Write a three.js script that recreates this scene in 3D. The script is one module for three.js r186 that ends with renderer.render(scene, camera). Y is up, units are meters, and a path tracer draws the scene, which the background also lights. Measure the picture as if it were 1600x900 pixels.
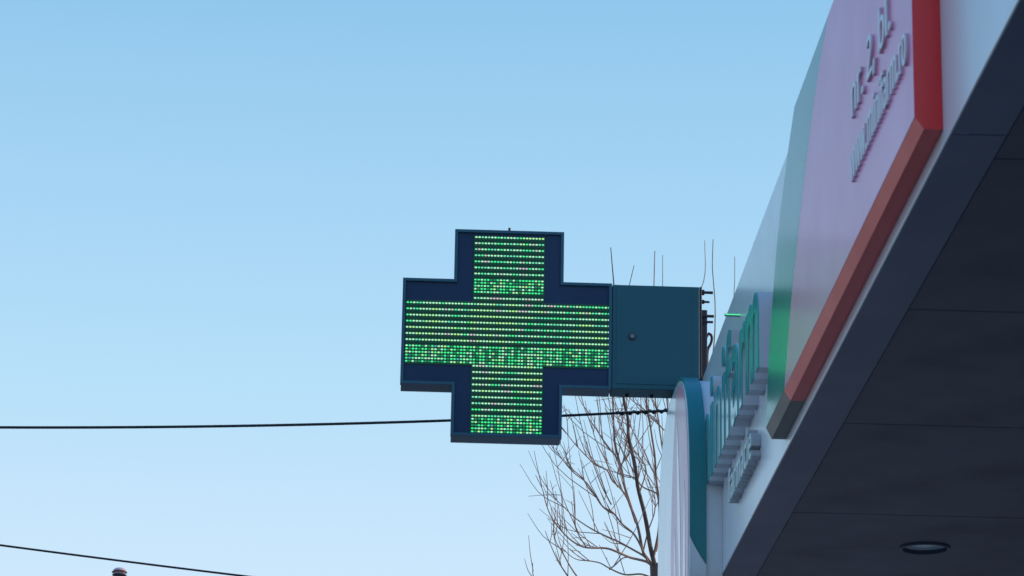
import * as THREE from 'three';
import { FontLoader } from 'three/addons/loaders/FontLoader.js';
import { RoundedBoxGeometry } from 'three/addons/geometries/RoundedBoxGeometry.js';
import { mergeGeometries, toCreasedNormals } from 'three/addons/utils/BufferGeometryUtils.js';
import { RectAreaLightUniformsLib } from 'three/addons/lights/RectAreaLightUniformsLib.js';

// ---------------------------------------------------------------- camera, sky, sun, exposure
const scene = new THREE.Scene();
const camera = new THREE.PerspectiveCamera(10.613, 16 / 9, 0.1, 2000);
camera.rotation.order = 'YXZ';
camera.position.set(0, 1.6, 0);
camera.rotation.set(0.298797, -0.036116, 0.017853);
camera.focus = 18; camera.userData.fStop = 14;

function skyTexture() {
  const W = 64, H = 512, d = new Float32Array(W * H * 4);
  const stops = [[-90, .30, .34, .40], [-2, .62, .74, .88], [0, .80, .91, 1.0], [6, .74, .88, 1.0], [12, .60, .80, .98], [15, .478, .745, .955], [17.7, .405, .683, .925], [22.4, .285, .572, .845], [35, .18, .45, .90], [60, .115, .36, .90], [90, .09, .30, .86]];
  for (let j = 0; j < H; j++) {
    const e = ((j + .5) / H - .5) * 180;
    let k = 0; while (k < stops.length - 2 && e > stops[k + 1][0]) k++;
    const a = stops[k], b = stops[k + 1], t = Math.min(1, Math.max(0, (e - a[0]) / (b[0] - a[0])));
    for (let i = 0; i < W; i++) { const o = (j * W + i) * 4; for (let c = 0; c < 3; c++) d[o + c] = a[c + 1] + (b[c + 1] - a[c + 1]) * t; d[o + 3] = 1; }
  }
  const tex = new THREE.DataTexture(d, W, H, THREE.RGBAFormat, THREE.FloatType);
  tex.mapping = THREE.EquirectangularReflectionMapping; tex.magFilter = THREE.LinearFilter; tex.needsUpdate = true;
  return tex;
}
const skyTex = skyTexture();
scene.background = skyTex; scene.environment = skyTex;

const sun = new THREE.DirectionalLight(new THREE.Color().setRGB(1, .80, .58), 3.2);
sun.position.set(57, 27, -22); sun.target.position.set(0, 4, -15);
sun.castShadow = true; sun.shadow.mapSize.set(2048, 2048);
Object.assign(sun.shadow.camera, { left: -40, right: 40, top: 40, bottom: -40, near: 1, far: 160 });
scene.add(sun, sun.target);

const renderer = new THREE.WebGLRenderer({ antialias: true });
renderer.toneMapping = THREE.LinearToneMapping;
renderer.toneMappingExposure = 1;
renderer.shadowMap.enabled = true;
RectAreaLightUniformsLib.init();

// ---------------------------------------------------------------- helpers
function rng(seed) { let s = seed >>> 0; return () => { s = (s + 0x6d2b79f5) >>> 0; let t = Math.imul(s ^ (s >>> 15), 1 | s); t = (t + Math.imul(t ^ (t >>> 7), 61 | t)) ^ t; return ((t ^ (t >>> 14)) >>> 0) / 4294967296; }; }
// tileable value noise, several octaves
function noiseField(n, seed, cells, octaves) {
  const out = new Float32Array(n * n); let amp = 1, total = 0;
  for (let o = 0; o < octaves; o++, cells *= 2, amp *= .55) {
    const r = rng(seed + o * 77), g = new Float32Array(cells * cells).map(() => r());
    for (let y = 0; y < n; y++) for (let x = 0; x < n; x++) {
      const fx = x / n * cells, fy = y / n * cells, ix = Math.floor(fx), iy = Math.floor(fy);
      let tx = fx - ix, ty = fy - iy; tx = tx * tx * (3 - 2 * tx); ty = ty * ty * (3 - 2 * ty);
      const at = (a, b) => g[(b % cells) * cells + (a % cells)];
      out[y * n + x] += amp * ((at(ix, iy) * (1 - tx) + at(ix + 1, iy) * tx) * (1 - ty) + (at(ix, iy + 1) * (1 - tx) + at(ix + 1, iy + 1) * tx) * ty);
    }
    total += amp;
  }
  for (let i = 0; i < out.length; i++) out[i] /= total;
  return out;
}
function grainMaps(seed, contrast, metres, cells = 4) {   // a neutral grain map (multiplies the colour) and a roughness/bump companion
  const n = 256, f = noiseField(n, seed, cells, 6), d = new Uint8Array(n * n * 4), b = new Uint8Array(n * n * 4);
  const r = rng(seed + 9);
  for (let i = 0; i < n * n; i++) {
    const v = 1 - contrast * Math.max(0, Math.min(1, (f[i] - .28) * 2)) - contrast * .25 * r();
    const s = Math.round(255 * Math.pow(Math.max(0, v), 1 / 2.2)), q = Math.round(255 * (.78 + .22 * f[i]));
    d.set([s, s, s, 255], i * 4); b.set([q, q, q, 255], i * 4);
  }
  const mk = (a, srgb) => { const t = new THREE.DataTexture(a, n, n); t.wrapS = t.wrapT = THREE.RepeatWrapping; t.magFilter = THREE.LinearFilter; t.repeat.set(1 / metres, 1 / metres); if (srgb) t.colorSpace = THREE.SRGBColorSpace; t.needsUpdate = true; return t; };
  return { map: mk(d, true), rough: mk(b, false) };
}
const G1 = grainMaps(11, .10, 1.3), G2 = grainMaps(23, .28, .9), G3 = grainMaps(41, .45, .35, 6);
const C = (r, g, b) => new THREE.Color().setRGB(r, g, b);
function mat(color, roughness, extra = {}, grain = G1) {
  const { physical, ...rest } = extra;
  const K = physical ? THREE.MeshPhysicalMaterial : THREE.MeshStandardMaterial;
  return new K({ color, roughness, map: grain ? grain.map : null, roughnessMap: grain ? grain.rough : null, ...rest });
}
// texture coordinates in metres, by the main axis of each face
function metreUV(geo) {
  const g = geo.index ? geo.toNonIndexed() : geo, p = g.attributes.position; if (!g.attributes.normal) g.computeVertexNormals();
  const uv = new Float32Array(p.count * 2), a = new THREE.Vector3(), b = new THREE.Vector3(), c = new THREE.Vector3();
  for (let i = 0; i < p.count; i += 3) {
    a.fromBufferAttribute(p, i); b.fromBufferAttribute(p, i + 1); c.fromBufferAttribute(p, i + 2);
    const n = b.clone().sub(a).cross(c.clone().sub(a)), X = Math.abs(n.x), Y = Math.abs(n.y), Z = Math.abs(n.z);
    [a, b, c].forEach((v, k) => { const [s, t] = X >= Y && X >= Z ? [v.z, v.y] : Y >= Z ? [v.x, v.z] : [v.x, v.y]; uv[(i + k) * 2] = s; uv[(i + k) * 2 + 1] = t; });
  }
  g.setAttribute('uv', new THREE.BufferAttribute(uv, 2));
  return g;
}
const taken = new Map();
function numbered(n) { const k = taken.get(n) || 0; taken.set(n, k + 1); return k ? n + '_' + String(k).padStart(3, '0') : n; }
function shade(o) { o.castShadow = true; o.receiveShadow = true; return o; }
function thing(name, label, category, pos, group) {
  const o = new THREE.Group(); o.name = numbered(name); o.position.set(...pos); o.userData = { label, category }; if (group) o.userData.group = group;
  scene.add(o); return o;
}
function structure(name, geo, m, label, category = name) { const o = shade(new THREE.Mesh(metreUV(geo), m)); o.name = name; o.userData = { kind: 'structure', label, category }; scene.add(o); return o; }
// geo is given in world coordinates; it is moved into the parent's frame
function part(name, geo, m, parent, keepUV) {
  const g = keepUV ? geo : metreUV(geo), o = new THREE.Vector3();
  for (let p = parent; p && p !== scene; p = p.parent) o.add(p.position);
  g.translate(-o.x, -o.y, -o.z);
  const mesh = shade(new THREE.Mesh(g, m)); mesh.name = name; parent.add(mesh); return mesh;
}
function box(x0, x1, y0, y1, z0, z1, r = .003) {
  const w = x1 - x0, h = y1 - y0, d = z1 - z0, rr = Math.min(r, w / 3, h / 3, d / 3);
  const g = rr > 0 ? new RoundedBoxGeometry(w, h, d, 2, rr) : new THREE.BoxGeometry(w, h, d);
  return g.translate((x0 + x1) / 2, (y0 + y1) / 2, (z0 + z1) / 2);
}
const V = (a) => new THREE.Vector3(...a);
function tube(points, r0, r1, sides = 6, per = 3) {     // tapered round tube along a smooth path
  const curve = new THREE.CatmullRomCurve3(points.map((p) => (p.isVector3 ? p : V(p))), false, 'centripetal'), n = Math.max(2, (points.length - 1) * per);
  const fr = curve.computeFrenetFrames(n, false), pos = [], nor = [], uv = [], idx = [];
  for (let i = 0; i <= n; i++) {
    const t = i / n, c = curve.getPointAt(t), r = r0 + (r1 - r0) * t;
    for (let k = 0; k <= sides; k++) {
      const a = k / sides * Math.PI * 2, d = fr.normals[i].clone().multiplyScalar(Math.cos(a)).addScaledVector(fr.binormals[i], Math.sin(a));
      pos.push(c.x + d.x * r, c.y + d.y * r, c.z + d.z * r); nor.push(d.x, d.y, d.z); uv.push(k / sides * .3, t * 2);
    }
  }
  const row = sides + 1;
  for (let i = 0; i < n; i++) for (let k = 0; k < sides; k++) { const a = i * row + k, b = a + 1, c = a + row, d = c + 1; idx.push(a, b, c, b, d, c); }
  const g = new THREE.BufferGeometry();
  g.setAttribute('position', new THREE.Float32BufferAttribute(pos, 3)); g.setAttribute('normal', new THREE.Float32BufferAttribute(nor, 3)); g.setAttribute('uv', new THREE.Float32BufferAttribute(uv, 2)); g.setIndex(idx);
  return g;
}
function cyl(a, b, r, sides = 10) {
  const A = V(a), B = V(b), g = new THREE.CylinderGeometry(r, r, A.distanceTo(B), sides);
  g.applyQuaternion(new THREE.Quaternion().setFromUnitVectors(new THREE.Vector3(0, 1, 0), B.clone().sub(A).normalize()));
  return g.translate((A.x + B.x) / 2, (A.y + B.y) / 2, (A.z + B.z) / 2);
}
// a flat outline given as (z, y) pairs, standing in a plane of constant x and facing the street (-x)
function slabZY(shape, x, depth, bevel) {
  const g = new THREE.ExtrudeGeometry(shape, { depth: depth - (bevel ? bevel.t : 0), curveSegments: 24, bevelEnabled: !!bevel, bevelThickness: bevel?.t || 0, bevelSize: bevel?.s || 0, bevelOffset: bevel ? -bevel.s : 0, bevelSegments: bevel?.n || 1 });
  // shape x -> world z, shape y -> world y, extrusion -> world -x ; back face lies on plane x
  g.applyMatrix4(new THREE.Matrix4().makeBasis(new THREE.Vector3(0, 0, 1), new THREE.Vector3(0, 1, 0), new THREE.Vector3(-1, 0, 0)));
  return g.translate(x, 0, 0);
}
const font = await new FontLoader().loadAsync('fonts/droid/droid_sans_bold.typeface.json');
const fontR = await new FontLoader().loadAsync('fonts/droid/droid_sans_regular.typeface.json');
// raised letters: reads from far to near along +z; each letter is a mesh (its face) with its return as child
function raisedText(parent, text, f, { x, y, z, size, squeeze = 1, depth, face, side, lift = 0, track = 0, fat = 0, bevel = .0012, faceDepth = .004, names = ['letter', 'letter_return'] }) {
  let cursor = 0;
  for (const ch of text) {
    const adv = f.data.glyphs[ch].ha / f.data.resolution * size;
    if (ch !== ' ') {
      const shapes = f.generateShapes(ch, size), place = (g) => g.scale(1, 1, squeeze).translate(x, y, z + cursor * squeeze);
      const fg = place(slabMany(shapes, lift + depth, faceDepth, bevel, fat)), rg = place(slabMany(shapes, lift, depth - .0005, 0, fat));
      const L = part(names[0], fg, face, parent); part(names[1], rg, side, L);
    }
    cursor += adv + track;
  }
  return cursor * squeeze;
}
function slabMany(shapes, x, depth, bevel, fat = 0) {
  const g = new THREE.ExtrudeGeometry(shapes, { depth, curveSegments: 8, bevelEnabled: bevel > 0 || fat > 0, bevelThickness: Math.max(bevel, .0004), bevelSize: Math.max(bevel, .0004), bevelOffset: fat - Math.max(bevel, .0004), bevelSegments: 1 });
  g.applyMatrix4(new THREE.Matrix4().makeBasis(new THREE.Vector3(0, 0, 1), new THREE.Vector3(0, 1, 0), new THREE.Vector3(-1, 0, 0)));
  return g.translate(-x, 0, 0);
}

// ---------------------------------------------------------------- ground
const FX = 1.27, FT = 5.115, FB = 4.114;                       // fascia face, top and lower edge
const asphalt = mat(C(.13, .125, .12), .95, {}, G2), paving = mat(C(.34, .33, .31), .9, {}, G2), kerbMat = mat(C(.32, .31, .30), .85, {}, G2);
structure('ground', new THREE.PlaneGeometry(1600, 1600).rotateX(-Math.PI / 2), asphalt, 'dark asphalt street surface below the shop', 'ground');
structure('pavement', box(-1.6, 3.2, -.05, .13, -40, 12, .01), paving, 'grey paved footway along the shop front', 'pavement');
structure('kerb', box(-1.75, -1.602, -.05, .14, -40, 12, .012), kerbMat, 'light stone kerb between street and footway', 'kerb');

// ---------------------------------------------------------------- the shop building
const fasciaMat = mat(C(.80, .81, .85), .34, { physical: true, clearcoat: .3, clearcoatRoughness: .16 }, G1);
const trimMat = mat(C(.085, .10, .175), .5, {}, G1), soffitMat = mat(C(.034, .042, .078), .55, {}, G2), dark = mat(C(.03, .035, .06), .9, {}, null);
const shop = thing('shop_building', 'white fascia over dark panelled soffit of a shop carrying the signs', 'building', [FX, 0, -7]);
const SZ0 = -13.42, SZ1 = 3;
part('fascia', box(FX, FX + .05, FB, FT, SZ0, SZ1, .004), fasciaMat, shop);
part('fascia_end', box(FX + .0505, 3.4, FB, FT, SZ0, SZ0 + .05, .004), fasciaMat, shop);
part('roof', box(FX + .0505, 9, 4.72, 4.86, SZ0 + .0505, SZ1, .004), mat(C(.2, .2, .2), .95, {}, G2), shop);
part('wall', box(3.2, 3.4, .131, 4.5, SZ0 + .4, SZ1, .004), mat(C(.45, .44, .42), .9, {}, G2), shop);
part('back_wall', box(8.8, 9, -.01, 4.719, SZ0 + .05, SZ1, .004), mat(C(.45, .44, .42), .9, {}, G2), shop);
part('end_wall', box(3.41, 8.79, -.01, 4.719, SZ0 + .06, SZ0 + .3, .004), mat(C(.45, .44, .42), .9, {}, G2), shop);
part('soffit_backing', box(FX + .06, 3.19, 4.175, 4.19, SZ0 + .06, SZ1 - .01, 0), dark, shop);
for (const [a, b] of [[SZ0 + .002, -6.8215], [-6.8185, SZ1]]) part('soffit_trim', box(FX + .003, 1.4075, FB - .002, FB + .03, a, b, .004), trimMat, shop);
const LAMP = [1.976, -11.33];
for (let k = -5; k < 9; k++) {
  const z1 = -4.472 - k * 1.267, z0 = Math.max(SZ0 + .01, z1 - 1.267 + .0035);
  if (z1 > SZ1 || z1 - z0 < .05) continue;
  const s = new THREE.Shape(); s.moveTo(1.411, -z1); s.lineTo(3.18, -z1); s.lineTo(3.18, -z0); s.lineTo(1.411, -z0); s.closePath();
  if (z0 < LAMP[1] && z1 > LAMP[1]) { const h = new THREE.Path(); h.absarc(LAMP[0], -LAMP[1], .088, 0, Math.PI * 2, true); s.holes.push(h); }
  const g = new THREE.ExtrudeGeometry(s, { depth: .012, bevelEnabled: true, bevelSize: .002, bevelThickness: .002, bevelOffset: -.002, bevelSegments: 1, curveSegments: 24 });
  g.rotateX(-Math.PI / 2);                       // shape y -> world -z, extrusion upwards
  part('soffit_panel', g.translate(0, FB + .006 + .002, 0), soffitMat, shop);
}

// recessed downlight in the soffit
{
  const y = FB + .004, L = thing('recessed_downlight', 'round unlit downlight recessed in the dark soffit panel', 'downlight', [LAMP[0], y, LAMP[1]]);
  const lathe = (pts) => new THREE.LatheGeometry(pts.map((p) => new THREE.Vector2(...p)), 40).translate(LAMP[0], y, LAMP[1]);
  part('trim_ring', lathe([[.083, .012], [.083, -.004], [.087, -.007], [.093, -.006], [.096, -.001], [.096, .003]]), mat(C(.05, .058, .09), .55, {}, G1), L);
  part('reflector', lathe([[.0825, .010], [.074, .024], [.05, .041]]), mat(C(.50, .51, .54), .4, {}, null), L);
  part('lens', new THREE.SphereGeometry(.072, 28, 10, 0, Math.PI * 2, 0, Math.PI / 2).scale(1, .28, 1).rotateX(Math.PI).translate(LAMP[0], y + .026, LAMP[1]), mat(C(.6, .6, .62), .3, {}, null), L);
}

// ---------------------------------------------------------------- red and pink box sign with rounded far corner
{
  const S = thing('box_sign', 'red rimmed box sign with pink face, green curved band and raised white lettering', 'sign', [FX, 4.15, -8.4]);
  const z1 = -6.9, yb = 4.152, yt = 5.05, D = .066;
  const outer = [[-9.89, yb], [-9.87, 4.24], [-9.80, 4.40], [-9.68, 4.58], [-9.52, 4.76], [-9.31, 4.91], [-9.06, yt]];
  const inner = [[-9.40, yb], [-9.36, 4.22], [-9.20, 4.42], [-9.02, 4.58], [-8.82, 4.74], [-8.56, 4.91], [-8.22, yt]];
  const curvePts = (a) => new THREE.SplineCurve(a.map((p) => new THREE.Vector2(...p))).getPoints(36);
  const o = curvePts(outer), q = curvePts(inner);
  const shapeOf = (pts) => new THREE.Shape(pts.map((p) => p.clone()));
  const red = mat(C(.92, .02, .022), .42, {}, G1), grey = mat(C(.11, .105, .10), .5, {}, G1);
  const pink = mat(C(.93, .215, .46), .34, { physical: true, clearcoat: .2, clearcoatRoughness: .14 }, G1), green = mat(C(.001, .16, .16), .24, { physical: true, clearcoat: .12, clearcoatRoughness: .12 }, G1);
  // casing: flat side wall, then a chamfer up to the face; red round the pink part, grey round the green band
  const k = .033, kn = .010, wall = (path, inner) => {
    const P = [], I = [], rows = [[FX - .0006, 0], [FX - D + .020, 0], [FX - D, 1]];
    rows.forEach(([x, c]) => path.forEach((p, i) => { const u = c ? inner[i] : p; P.push(x, u.y, u.x); }));
    const n = path.length;
    for (let r = 0; r < 2; r++) for (let i = 0; i < n - 1; i++) { const a = r * n + i; I.push(a, a + n, a + 1, a + 1, a + n, a + n + 1); }
    const g = new THREE.BufferGeometry(); g.setAttribute('position', new THREE.Float32BufferAttribute(P, 3)); g.setIndex(I); g.computeVertexNormals();
    return toCreasedNormals(g, .5);
  };
  const v2 = (a, c) => new THREE.Vector2(a, c), line = (p, e, n) => Array.from({ length: n + 1 }, (_, i) => p.clone().lerp(e, i / n));
  const jb = q[0], jt = q[q.length - 1];                                   // where green band and pink face meet, below and above
  const redPath = [...line(jb, v2(z1, yb), 8), ...line(v2(z1, yb), v2(z1, yt), 4).slice(1), ...line(v2(z1, yt), jt, 6).slice(1)];
  const redIn = redPath.map((p) => v2(Math.min(p.x, z1 - kn), Math.min(yt - k, Math.max(yb + k, p.y))));
  const greyPath = [...line(jt, o[o.length - 1], 3), ...o.slice().reverse().slice(1), ...line(o[0], jb, 3).slice(1)];
  const greyIn = greyPath.map((p, i) => { const a = greyPath[Math.max(0, i - 1)], e = greyPath[Math.min(greyPath.length - 1, i + 1)], d = e.clone().sub(a).normalize(), edge = i > 3 && i < greyPath.length - 4; return v2(p.x + (edge ? .02 * -d.y : i === 3 || i === greyPath.length - 4 ? .015 : 0), Math.min(yt - k, Math.max(yb + k, p.y + (edge ? .02 * d.x : 0)))); });
  part('red_casing', wall(redPath, redIn), red, S);
  part('grey_casing', wall(greyPath, greyIn), grey, S);
  // acrylic faces, standing on the chamfer's inner edge
  const clampY = (p) => v2(p.x, Math.min(yt - k, Math.max(yb + k, p.y))), seam = q.map(clampY);
  const pk = shapeOf([v2(z1 - kn, yb + k), v2(z1 - kn, yt - k), ...seam.slice().reverse().map((p) => v2(p.x + .001, p.y))]);
  const gk = shapeOf([...seam.map((p) => v2(p.x - .001, p.y)), ...greyIn.slice(3, -3)]);
  part('pink_face', slabZY(pk, FX - D + .003, .004, null), pink, S);
  part('green_band', slabZY(gk, FX - D + .003, .004, null), green, S);
  const white = mat(C(.88, .88, .88), .45, {}, G1), plum = mat(C(.58, .54, .60), .6, {}, null);
  const T = { x: FX - D - .0012, size: .105, depth: .0045, fat: .001, face: white, side: plum, faceDepth: .003, bevel: .0008, names: ['raised_letter', 'letter_return'] };
  raisedText(S, 'www.minifarm.ro', fontR, { ...T, y: 4.352, z: -7.885, squeeze: .80 });
  raisedText(S, 'nr. 2, bl.', fontR, { ...T, y: 4.528, z: -7.865, size: .112, squeeze: 1.2 });
}

// ---------------------------------------------------------------- green raised letters on the fascia
{
  const S = thing('letter_sign', 'large green raised lowercase lettering with grey returns on white fascia', 'letters', [FX, 4.47, -11.1]);
  const face = mat(C(.05, .44, .43), .22, { physical: true, clearcoat: .35, clearcoatRoughness: .12 }, G1), side = mat(C(.62, .62, .65), .55, {}, G1);
  raisedText(S, 'minifarm', font, { x: FX, y: 4.467, z: -12.18, size: .369, squeeze: .90, depth: .056, lift: .0008, face, side, fat: .002 });
  const T = thing('small_letter_sign', 'short row of small grey raised letters below the green lettering', 'letters', [FX, 4.26, -10.93]);
  raisedText(T, 'farmacie', font, { x: FX, y: 4.262, z: -11.31, size: .12, squeeze: 1.05, depth: .030, lift: .0008, face: mat(C(.45, .58, .58), .4, {}, G1), side: mat(C(.46, .46, .48), .6, {}, G1) });
}

// added glowing strip for a green reflection, off the fascia above the lettering
{
  const S = thing('reflection_strip', 'short added glowing strip imitating a green reflection by the top of the white fascia', 'added reflection', [FX, 4.98, -11.2]);
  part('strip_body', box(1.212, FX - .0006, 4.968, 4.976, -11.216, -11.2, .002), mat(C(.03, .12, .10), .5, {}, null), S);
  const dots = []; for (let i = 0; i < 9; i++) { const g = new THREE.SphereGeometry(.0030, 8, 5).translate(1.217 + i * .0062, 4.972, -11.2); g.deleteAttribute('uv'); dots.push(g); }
  const o = part('glow_dots', mergeGeometries(dots), new THREE.MeshStandardMaterial({ color: C(.03, .06, .05), emissive: C(.12, 1, .45), emissiveIntensity: 1.1 }), S, true); o.userData.kind = 'stuff';
}

// ---------------------------------------------------------------- rounded logo sign
{
  const zc = -12.55, yc = 4.31, R = .72, N = 2.9, xf = 1.14, xm = 1.205;
  const S = thing('rounded_logo_sign', 'rounded white logo sign with green rim at far end of fascia', 'sign', [FX, yc - R, zc]);
  const pt = (a, k = 1) => { const c = Math.cos(a), s = Math.sin(a); return [zc + R * k * Math.sign(c) * Math.pow(Math.abs(c), 2 / N), yc + R * k * Math.sign(s) * Math.pow(Math.abs(s), 2 / N)]; };
  const outline = (k) => { const s = []; for (let i = 0; i < 96; i++) s.push(new THREE.Vector2(...pt(i / 96 * Math.PI * 2, k))); return new THREE.Shape(s); };
  const white = mat(C(.82, .84, .86), .3, { physical: true, clearcoat: .4, clearcoatRoughness: .12 }, G1), pinkP = mat(C(.84, .42, .54), .35, {}, G1), greyR = mat(C(.74, .76, .78), .45, {}, G1), greenR = mat(C(.012, .22, .23), .4, {}, G1);
  part('drum', slabZY(outline(.985), FX - .0006, FX - xm, null), greyR, S);
  part('core', slabZY(outline(.975), xm - .0006, xm - xf - .004, null), white, S);
  // rim band: green above a slanting joint, pale grey below it
  const band = (a0, a1, slant) => {
    const P = [], I = [], n = 90, m = 5, th = .012;
    for (const k of [1, 1 - th / R]) for (let j = 0; j <= m; j++) for (let i = 0; i <= n; i++) {
      const t = j / m, e0 = a0 + slant * t, e1 = a1 + slant * t, [z, y] = pt(e0 + (e1 - e0) * i / n, k); P.push(xf + (xm - xf) * t, y, z);
    }
    const w = n + 1, L = w * (m + 1);
    for (let j = 0; j < m; j++) for (let i = 0; i < n; i++) { const a = j * w + i; I.push(a, a + 1, a + w, a + 1, a + w + 1, a + w, L + a, L + a + w, L + a + 1, L + a + 1, L + a + w, L + a + w + 1); }
    for (let i = 0; i < n; i++) { I.push(i, L + i, i + 1, i + 1, L + i, L + i + 1); const b = m * w + i; I.push(b, b + 1, L + b, b + 1, L + b + 1, L + b); }
    const g = new THREE.BufferGeometry(); g.setAttribute('position', new THREE.Float32BufferAttribute(P, 3)); g.setIndex(I); g.computeVertexNormals();
    return toCreasedNormals(g, .6);
  };
  part('green_rim', band(-.02, Math.PI * 1.12, -.10), greenR, S);
  part('pale_rim', band(-Math.PI * .88 + .004, -.024, -.10), greyR, S);
  part('face', slabZY(outline(.982), xf + .0035, .006, { t: .002, s: .002, n: 2 }), white, S);
  // flat printed petals on the face
  const petal = (z0, y0, z1, y1, w) => { const s = new THREE.Shape(), dx = z1 - z0, dy = y1 - y0, L = Math.hypot(dx, dy), nx = -dy / L * w, ny = dx / L * w; s.moveTo(z0, y0); s.quadraticCurveTo((z0 + z1) / 2 + nx, (y0 + y1) / 2 + ny, z1, y1); s.quadraticCurveTo((z0 + z1) / 2 - nx, (y0 + y1) / 2 - ny, z0, y0); return s; };
  { // mauve field on the near half of the face, with white flames in it
    const s = new THREE.Shape(), e = []; for (let i = -30; i <= 30; i++) e.push(pt(i / 30 * 1.42, .955));
    s.moveTo(...e[0]); e.slice(1).forEach((p) => s.lineTo(...p)); s.quadraticCurveTo(zc - .30, yc, ...e[0]);
    part('mauve_field', slabZY(s, xf - .0032, .0012, null), pinkP, S);
    for (const [a, c, d, f, w] of [[-12.16, 4.02, -12.32, 4.84, .10], [-12.02, 3.78, -12.00, 4.52, .075], [-12.36, 3.75, -12.42, 4.42, .07]]) part('flame', slabZY(petal(a, c, d, f, w), xf - .0047, .0012, null), white, S);
  }
}

// ---------------------------------------------------------------- LED pharmacy cross on its side box
{
  const ZF = -12.6, x = [-.009, .208, .675, .8825], y = [4.831, 5.05, 5.517, 5.741], dep = .14;
  const K = thing('led_pharmacy_cross', 'dark blue pharmacy cross with rows of lit green lights projecting from the fascia', 'cross sign', [.44, 4.831, ZF - .07]);
  const crossPts = (k) => [[x[1] + k, y[0] + k], [x[2] - k, y[0] + k], [x[2] - k, y[1] + k], [x[3] - k, y[1] + k], [x[3] - k, y[2] - k], [x[2] - k, y[2] - k], [x[2] - k, y[3] - k], [x[1] + k, y[3] - k], [x[1] + k, y[2] - k], [x[0] + k, y[2] - k], [x[0] + k, y[1] + k], [x[1] + k, y[1] + k]].map((p) => new THREE.Vector2(...p));
  const extr = (shape, zBack, d, b = 0) => new THREE.ExtrudeGeometry(shape, { depth: d - 2 * b, bevelEnabled: b > 0, bevelThickness: b, bevelSize: b, bevelOffset: -b, bevelSegments: 2 }).translate(0, 0, zBack + b);
  const frameMat = mat(C(.008, .09, .145), .55, {}, G1), boxMat = mat(C(.003, .098, .13), .65, {}, G1), panelMat = mat(C(.001, .029, .088), .75, {}, G1), steel = mat(C(.03, .025, .04), .5, { metalness: .3 }, null);
  part('casing', extr(new THREE.Shape(crossPts(.003)), ZF - dep, dep - .014, .002), frameMat, K);
  const lip = new THREE.Shape(crossPts(0)); lip.holes.push(new THREE.Path(crossPts(.0135).reverse()));
  part('rim', extr(lip, ZF - .030, .030, .0015), frameMat, K);
  part('front_panel', extr(new THREE.Shape(crossPts(.0138)), ZF - .0138, .005), panelMat, K);
  // light boards and light-emitting diodes
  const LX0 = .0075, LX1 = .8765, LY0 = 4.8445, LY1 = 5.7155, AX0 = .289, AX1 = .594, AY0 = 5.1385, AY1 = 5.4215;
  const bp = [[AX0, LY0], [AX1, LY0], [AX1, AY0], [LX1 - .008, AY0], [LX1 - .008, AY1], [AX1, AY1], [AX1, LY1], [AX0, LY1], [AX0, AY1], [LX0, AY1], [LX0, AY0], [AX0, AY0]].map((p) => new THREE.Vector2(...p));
  const board = part('light_board', extr(new THREE.Shape(bp), ZF - .0086, .003), mat(C(.001, .085, .038), .6, {}, null), K);  // dark green board, with the diodes' glow halo worked into its colour
  const kinds = { green: [.06, 1.0, .30], mint: [.46, 1.0, .60], teal: [.16, .80, .48], lime: [.50, 1.0, .32], rose: [.66, .60, .64], blue: [.10, .40, .60], dim: [.01, .26, .09] };
  const lists = { off: [] }; for (const k in kinds) lists[k] = [];
  const dot = new THREE.SphereGeometry(.0044, 8, 4, 0, Math.PI * 2, 0, Math.PI / 2).rotateX(Math.PI / 2).scale(1.28, .84, 1); dot.deleteAttribute('uv');
  const r = rng(5), hue = noiseField(64, 91, 8, 3), tint = noiseField(64, 17, 16, 2), px = (LX1 - LX0) / 64, py = (LY1 - LY0) / 64;
  for (let j = 0; j < 64; j++) for (let i = 0; i < 64; i++) {
    const cx = LX0 + (i + .5) * px, cy = LY1 - (j + .5) * py;
    const inV = cx > AX0 + .004 && cx < AX1 - .004, inH = cy > AY0 + .003 && cy < AY1 - .003; if (!inV && !inH) continue;
    const dense = (inV && ((j >= 14 && j <= 18) || j >= 59)) || (inH && j >= 36 && j <= 42);
    const on = dense || j % 2 === 0;
    const h = hue[j * 64 + i], t = tint[j * 64 + i], u = r();
    let k = 'off';
    if (on) { if (dense) k = (i % 3 === 1 && j % 2 === 1) || u < .14 ? 'dim' : u < .62 ? 'green' : u < .86 ? 'mint' : u < .97 ? 'lime' : 'blue'; else k = t > .66 && u < .6 ? 'rose' : h > .60 ? (u < .4 ? 'lime' : 'mint') : u < .30 ? 'teal' : u < .52 ? 'green' : 'mint'; }
    lists[k].push(dot.clone().translate(cx, cy, ZF - .0056));
  }
  for (const k in lists) if (lists[k].length) {
    const m = k === 'off' ? new THREE.MeshStandardMaterial({ color: C(.002, .09, .04), roughness: .5 }) : new THREE.MeshStandardMaterial({ color: C(.05, .08, .06), roughness: .4, emissive: C(...kinds[k]), emissiveIntensity: 1.0 });
    const o = part(k === 'off' ? 'unlit_diodes' : k + '_diodes', mergeGeometries(lists[k]), m, board, true); o.userData.kind = 'stuff';
  }
  // the glow that the diodes throw on their surroundings
  for (const [w, h, cx, cy, dz] of [[.86, .28, .442, 5.28, .004], [.30, .29, .4415, 5.569, .0045], [.30, .29, .4415, 4.991, .0045]]) {
    const a = new THREE.RectAreaLight(C(.02, 1, .42), .42, w, h); a.position.set(cx, cy, ZF + dz); a.lookAt(cx, cy, ZF + 5); a.castShadow = true; scene.add(a);
  }
  // side box that carries the cross
  const bx = part('side_box', box(.884, 1.256, 5.053, 5.513, ZF - dep, ZF - .003, .004), boxMat, K);
  part('cover_plate', box(.902, 1.222, 5.075, 5.492, ZF - .004, ZF - .0005, .002), boxMat, K);
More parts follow.
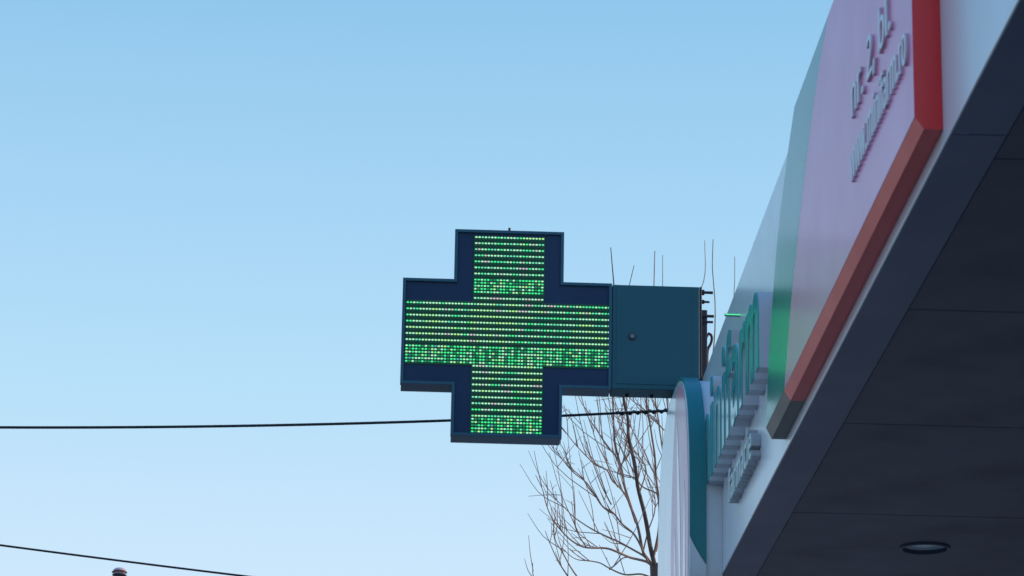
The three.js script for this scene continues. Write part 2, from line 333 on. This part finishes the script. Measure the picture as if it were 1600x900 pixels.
  const bolt = part('bolt', cyl([.969, 5.283, ZF - .002], [.969, 5.283, ZF + .010], .010, 14), mat(C(.12, .16, .20), .4, { metalness: .6 }, null), K);
  part('washer', cyl([.969, 5.283, ZF - .0012], [.969, 5.283, ZF + .002], .017, 18), steel, bolt);
  part('mounting_plate', box(1.257, 1.267, 5.06, 5.516, ZF - dep, ZF - .01, .002), steel, K);
  part('bracket', box(1.2675, 1.292, 5.0, 5.42, ZF - dep + .01, ZF - .03, .003).applyMatrix4(new THREE.Matrix4()), steel, K);
  for (const [yy, l, rr] of [[5.497, .048, .0065], [5.455, .033, .005], [5.392, .052, .0065], [5.366, .048, .0055]]) { const b = part('bolt', cyl([1.262, yy, ZF - .03], [1.268 + l, yy, ZF - .03], rr, 8), steel, K); part('nut', cyl([1.268, yy, ZF - .03], [1.279, yy, ZF - .03], rr * 1.9, 6), steel, b); }
  part('cable_loop', tube([[1.285, 5.26, ZF - .04], [1.288, 5.30, ZF - .04], [1.300, 5.318, ZF - .04], [1.312, 5.305, ZF - .04], [1.308, 5.275, ZF - .04], [1.296, 5.25, ZF - .04], [1.292, 5.19, ZF - .04], [1.297, 5.10, ZF - .05]], .0065, .0065, 6, 4), steel, K);
  part('top_pin', cyl([.442, 5.735, ZF - .05], [.442, 5.768, ZF - .05], .0055, 8), steel, K);
  for (const xx of [.955, 1.06, 1.15, 1.2]) part('bottom_screw', cyl([xx, 5.056, ZF - .09], [xx, 5.041, ZF - .09], .007, 8), steel, K);
}

// ---------------------------------------------------------------- overhead cables
{
  const cable = mat(C(.012, .016, .024), .7, {}, null);
  const W = thing('overhead_cable', 'dark cable strung level behind the pharmacy cross to the fascia end', 'cable', [1.16, 5.15, -13.3]);
  const P = []; for (let i = 0; i <= 16; i++) { const X = 1.2 - i * .9; P.push([X, 5.064 + .0597 * X + .0103 * X * X, -13.3]); }
  part('cable', tube(P, .0062, .0062, 8, 6), cable, W);
  const c = []; for (let i = 0; i <= 60; i++) { const X = 1.21 - i * .0042 , a = i * .75; c.push([X, 5.064 + .0597 * X + .0103 * X * X + Math.cos(a) * .008, -13.3 + Math.sin(a) * .008]); }
  part('dead_end_grip', tube(c, .0045, .0045, 5, 2), cable, W);
  part('anchor_eye', cyl([1.19, 5.152, -13.3], [1.30, 5.152, -13.38], .012, 8), cable, W);
  const U = thing('overhead_cable', 'thin dark cable sloping down above the domed mast head', 'cable', [-12, 7.5, -22]);
  const Q = []; for (let i = 0; i <= 20; i++) { const X = -14 + i * 1.0; Q.push([X, 6.245 - .103 * (X + 2) + .0035 * (X + 2) * (X + 2), -22]); }
  part('cable', tube(Q, .0078, .0078, 8, 3), cable, U);
}

// ---------------------------------------------------------------- far mast with domed head
{
  const x = -5.43, z = -60, y = 14.02;
  const M = thing('domed_mast', 'small red and grey domed head on a slim far mast', 'mast', [x, 0, z]);
  const lathe = (pts) => new THREE.LatheGeometry(pts.map((p) => new THREE.Vector2(...p)), 24).translate(x, y, z);
  const navy = mat(C(.05, .06, .09), .6, {}, null), redM = mat(C(.38, .05, .07), .5, {}, null), pale = mat(C(.55, .42, .45), .5, {}, null);
  part('pole', cyl([x, 0, z], [x, y - .05, z], .045, 12), mat(C(.28, .14, .17), .6, {}, null), M);
  part('lower_rim', lathe([[.04, -.06], [.13, -.055], [.148, -.04], [.13, -.03], [.04, -.03]]), navy, M);
  part('drum', lathe([[.04, -.03], [.118, -.03], [.122, .0], [.118, .02], [.04, .02]]), pale, M);
  part('red_band', lathe([[.1, .02], [.128, .02], [.128, .045], [.1, .045]]), redM, M);
  part('upper_rim', lathe([[.1, .008], [.152, .01], [.155, .02], [.13, .026]]), navy, M);
  part('dome', lathe([[.128, .045], [.115, .07], [.085, .092], [.045, .104], [0, .107]]), pale, M);
}

const LIMBS = [
  [[[2.05,6.689,-24.0],[1.993,6.874,-23.933],[1.963,7.012,-23.884],[1.939,7.131,-23.842],[1.911,7.212,-23.812],[1.886,7.33,-23.77],[1.857,7.449,-23.728],[1.844,7.544,-23.694],[1.822,7.601,-23.673],[1.798,7.695,-23.639],[1.784,7.833,-23.591],[1.754,7.947,-23.551],[1.724,8.27,-23.438],[1.663,8.716,-23.35],[1.625,9.165,-23.35]], 46, 4],
  [[[2.041,6.67,-24.009],[1.992,6.762,-24.035],[1.949,6.857,-24.073],[1.924,6.997,-24.122],[1.899,7.121,-24.167],[1.856,7.28,-24.225],[1.814,7.441,-24.284],[1.791,7.585,-24.335],[1.772,7.672,-24.366],[1.743,7.835,-24.422],[1.74,7.958,-24.463],[1.729,8.213,-24.548],[1.73,8.621,-24.681],[1.835,9.098,-24.78],[1.914,9.465,-24.78]], 24, 3.5],
  [[[2.029,6.701,-23.987],[1.99,6.745,-23.955],[1.822,6.769,-23.871],[1.732,6.797,-23.821],[1.638,6.814,-23.771],[1.508,6.805,-23.708],[1.436,6.808,-23.67],[1.363,6.837,-23.628],[1.279,6.889,-23.576],[1.211,6.958,-23.526],[1.173,7.02,-23.493],[1.135,7.106,-23.451],[1.115,7.189,-23.416],[1.048,7.285,-23.354]], 20, 3],
  [[[2.012,6.752,-24.032],[1.959,6.82,-24.07],[1.871,6.885,-24.117],[1.757,6.952,-24.175],[1.668,7.013,-24.223],[1.578,7.057,-24.267],[1.498,7.122,-24.312],[1.408,7.206,-24.365],[1.327,7.3,-24.417],[1.195,7.438,-24.497]], 15, 3],
  [[[1.987,6.761,-23.981],[1.94,6.828,-23.964],[1.871,6.964,-23.934],[1.762,7.058,-23.905],[1.689,7.134,-23.884],[1.621,7.176,-23.869],[1.569,7.233,-23.854],[1.501,7.309,-23.833],[1.444,7.381,-23.814],[1.36,7.466,-23.79],[1.281,7.612,-23.757],[1.244,7.66,-23.745]], 14, 3],
  [[[1.705,7.183,-24.115],[1.677,7.177,-24.118],[1.624,7.242,-24.134],[1.553,7.351,-24.158],[1.497,7.438,-24.177],[1.395,7.531,-24.203],[1.312,7.625,-24.226],[1.25,7.735,-24.249]], 9, 3],
  [[[1.873,7.045,-23.833],[1.794,7.225,-23.75],[1.728,7.296,-23.711],[1.673,7.345,-23.682],[1.624,7.413,-23.648],[1.536,7.449,-23.616],[1.468,7.505,-23.58],[1.368,7.588,-23.528],[1.268,7.689,-23.469],[1.205,7.759,-23.429]], 11, 3],
  [[[2.066,7.215,-23.966],[2.045,7.297,-23.96],[1.937,7.36,-23.955],[1.863,7.42,-23.951],[1.762,7.458,-23.946],[1.665,7.485,-23.942],[1.557,7.528,-23.936]], 9, 3],
  [[[1.675,7.174,-23.833],[1.604,7.327,-23.788],[1.535,7.46,-23.747],[1.486,7.58,-23.712],[1.464,7.653,-23.692]], 6, 2.5],
  [[[1.863,7.243,-24.179],[1.81,7.441,-24.24],[1.747,7.685,-24.315],[1.671,7.794,-24.353],[1.585,7.938,-24.402],[1.531,8.025,-24.432],[1.498,8.136,-24.466],[1.467,8.223,-24.493],[1.427,8.411,-24.547]], 9, 3],
  [[[1.71,7.266,-23.562],[1.652,7.346,-23.497],[1.598,7.444,-23.423],[1.538,7.528,-23.354],[1.493,7.617,-23.287],[1.454,7.777,-23.178]], 6, 2.5],
  [[[2.081,7.554,-24.395],[2.032,7.643,-24.435],[1.987,7.78,-24.499],[1.921,7.928,-24.568],[1.878,8.041,-24.621],[1.817,8.126,-24.664]], 7, 3],
  [[[2.017,6.748,-23.967],[2.054,7.028,-23.829],[2.038,7.259,-23.713],[2.024,7.341,-23.671],[1.998,7.529,-23.575],[1.975,7.643,-23.517],[1.95,7.752,-23.46],[1.925,7.856,-23.406],[1.911,7.933,-23.367],[1.908,8.215,-23.222],[1.935,8.645,-23.09],[1.954,9.055,-23.09]], 19, 4],
  [[[2.043,6.869,-24.044],[2.132,7.257,-24.139],[2.128,7.592,-24.218],[2.11,7.772,-24.26],[2.097,7.925,-24.296],[2.079,8.073,-24.331],[2.063,8.182,-24.356],[2.094,8.682,-24.471],[2.129,9.139,-24.52],[2.139,9.485,-24.52]], 14, 3],
  [[[2.091,7.15,-23.906],[2.154,7.549,-23.825],[2.142,7.668,-23.802],[2.129,7.802,-23.775],[2.11,7.951,-23.745],[2.102,8.096,-23.717],[2.235,8.651,-23.61],[2.378,8.976,-23.61],[2.394,9.326,-23.61]], 11, 3],
  [[[2.234,7.787,-24.137],[2.203,7.835,-24.143],[2.116,7.887,-24.148],[2.046,7.968,-24.158],[1.998,8.027,-24.166],[1.951,8.059,-24.17],[1.853,8.14,-24.181],[1.77,8.238,-24.195]], 7, 3],
  [[[1.987,6.647,-23.977],[1.915,6.646,-23.956],[1.791,6.65,-23.917],[1.664,6.674,-23.876],[1.589,6.712,-23.85],[1.499,6.719,-23.821],[1.417,6.721,-23.794],[1.352,6.751,-23.771],[1.29,6.8,-23.748]], 11, 3],
  [[[1.454,6.561,-24.25],[1.357,6.704,-24.28],[1.301,6.791,-24.303],[1.255,6.894,-24.326],[1.209,6.992,-24.351],[1.183,7.08,-24.371]], 8, 3],
  [[[1.447,6.504,-23.725],[1.359,6.634,-23.689],[1.285,6.743,-23.65],[1.227,6.831,-23.615],[1.203,6.906,-23.592]], 8, 3],
  [[[1.469,6.799,-23.65],[1.426,6.861,-23.612],[1.383,6.934,-23.568],[1.365,7.005,-23.537],[1.346,7.12,-23.485]], 6, 2.5],
  [[[1.117,6.399,-23.873],[1.073,6.612,-23.872],[1.062,6.703,-23.87]], 7, 3],
  [[[2.193,6.907,-23.965],[2.409,7.975,-23.824],[2.485,8.489,-23.757],[2.489,8.858,-23.74],[2.469,9.127,-23.74],[2.48,9.371,-23.74]], 14, 4],
  [[[2.217,6.981,-24.062],[2.561,8.21,-24.289],[2.705,9.006,-24.39],[2.723,9.439,-24.39]], 12, 3],
  [[[1.665,6.676,-23.888],[1.718,6.717,-23.903],[1.769,6.762,-23.914],[1.826,6.781,-23.928]], 6, 5],
  [[[1.765,7.323,-23.907],[1.728,7.449,-23.89],[1.826,7.655,-23.868],[1.773,7.795,-23.849],[1.75,7.957,-23.827]], 5, 2.5],
  [[[1.918,7.333,-24.042],[1.959,7.521,-24.053],[1.918,7.627,-24.06],[1.816,7.758,-24.069],[1.738,7.918,-24.08],[1.712,8.079,-24.09]], 6, 2.5],
  [[[2.115,7.37,-23.955],[2.174,7.733,-23.932],[2.213,7.994,-23.915]], 6, 3],
  [[[1.94,6.833,-23.963],[1.972,6.998,-23.935],[2.02,7.148,-23.907],[2.012,7.297,-23.877],[1.953,7.419,-23.851]], 7, 3],
];
// ---------------------------------------------------------------- bare tree behind the sign
{
  const T = thing('bare_tree', 'leafless tree with sunlit upright shoots behind the cross sign', 'tree', [2.3, 0, -24.2]);
  const bark = mat(C(.17, .11, .09), .9, { bumpMap: G3.rough, bumpScale: .004 }, G3), shoot = mat(C(.44, .25, .185), .85, {}, G3);
  const trunk = [[2.3, -.05, -24.2], [2.32, 1.2, -24.15], [2.27, 2.6, -24.2], [2.22, 4.2, -24.1], [2.13, 5.6, -24.05], [2.06, 6.45, -24.0], [2.04, 6.75, -24.0]];
  part('trunk', tube(trunk, .17, .045, 12, 6), bark, T, true);
  part('stem', tube([[2.21, 4.3, -24.1], [2.3, 5.4, -24.05], [2.28, 6.4, -24.0], [2.24, 6.85, -24.0]], .06, .025, 8, 5), bark, T, true);
  part('stem', tube([[2.08, 6.2, -24.0], [1.75, 6.45, -23.8], [1.45, 6.55, -23.7]], .035, .014, 7, 5), bark, T, true);
  part('stem', tube([[1.75, 6.45, -23.8], [1.38, 6.52, -24.1], [1.12, 6.55, -24.0]], .02, .008, 6, 5), bark, T, true);
  const r = rng(77), twigs = [];
  LIMBS.forEach(([pts, r0, r1], n) => {
    const c = new THREE.CatmullRomCurve3(pts.map(V), false, 'centripetal'), len = c.getLength();
    const wob = pts.map((p) => V(p).add(new THREE.Vector3((r() - .5) * .012, (r() - .5) * .012, (r() - .5) * .05)));
    part('branch', tube(wob, Math.min(r0, 4.6 + r0 * .33) / 1000, (r1 * .85) / 1000, 7, 4), r0 > 20 ? bark : shoot, T, true);
    // side twigs, leaning with the branch and upwards
    const count = Math.round(len * 7.5);
    for (let i = 0; i < count; i++) {
      const t = .18 + .8 * r(), p = c.getPointAt(t); if (p.y > 8.35) continue; const d = c.getTangentAt(t), side = new THREE.Vector3(r() - .5, r() - .35, r() - .5).normalize();
      const dir = d.clone().multiplyScalar(.9).addScaledVector(side, .55).add(new THREE.Vector3(-.04, .42, 0)).normalize(), L = (.18 + .75 * r() * r()) * (1.15 - .5 * t);
      const q = p.clone().addScaledVector(dir, L * .5).addScaledVector(side, L * .06), e = p.clone().addScaledVector(dir, L).add(new THREE.Vector3(0, L * .16, 0));
      twigs.push(tube([p, q, e], .0040, .0019, 5, 3));
      if (r() < .5) { const f = q.clone().addScaledVector(new THREE.Vector3(r() - .5, r() - .1, r() - .5).normalize(), L * .45); twigs.push(tube([q, q.clone().lerp(f, .5).add(new THREE.Vector3(0, .006, 0)), f], .0030, .0016, 4, 2)); }
    }
  });
  const o = part('fine_twigs', mergeGeometries(twigs), shoot, T, true); o.userData.kind = 'stuff';
}

renderer.render(scene, camera);
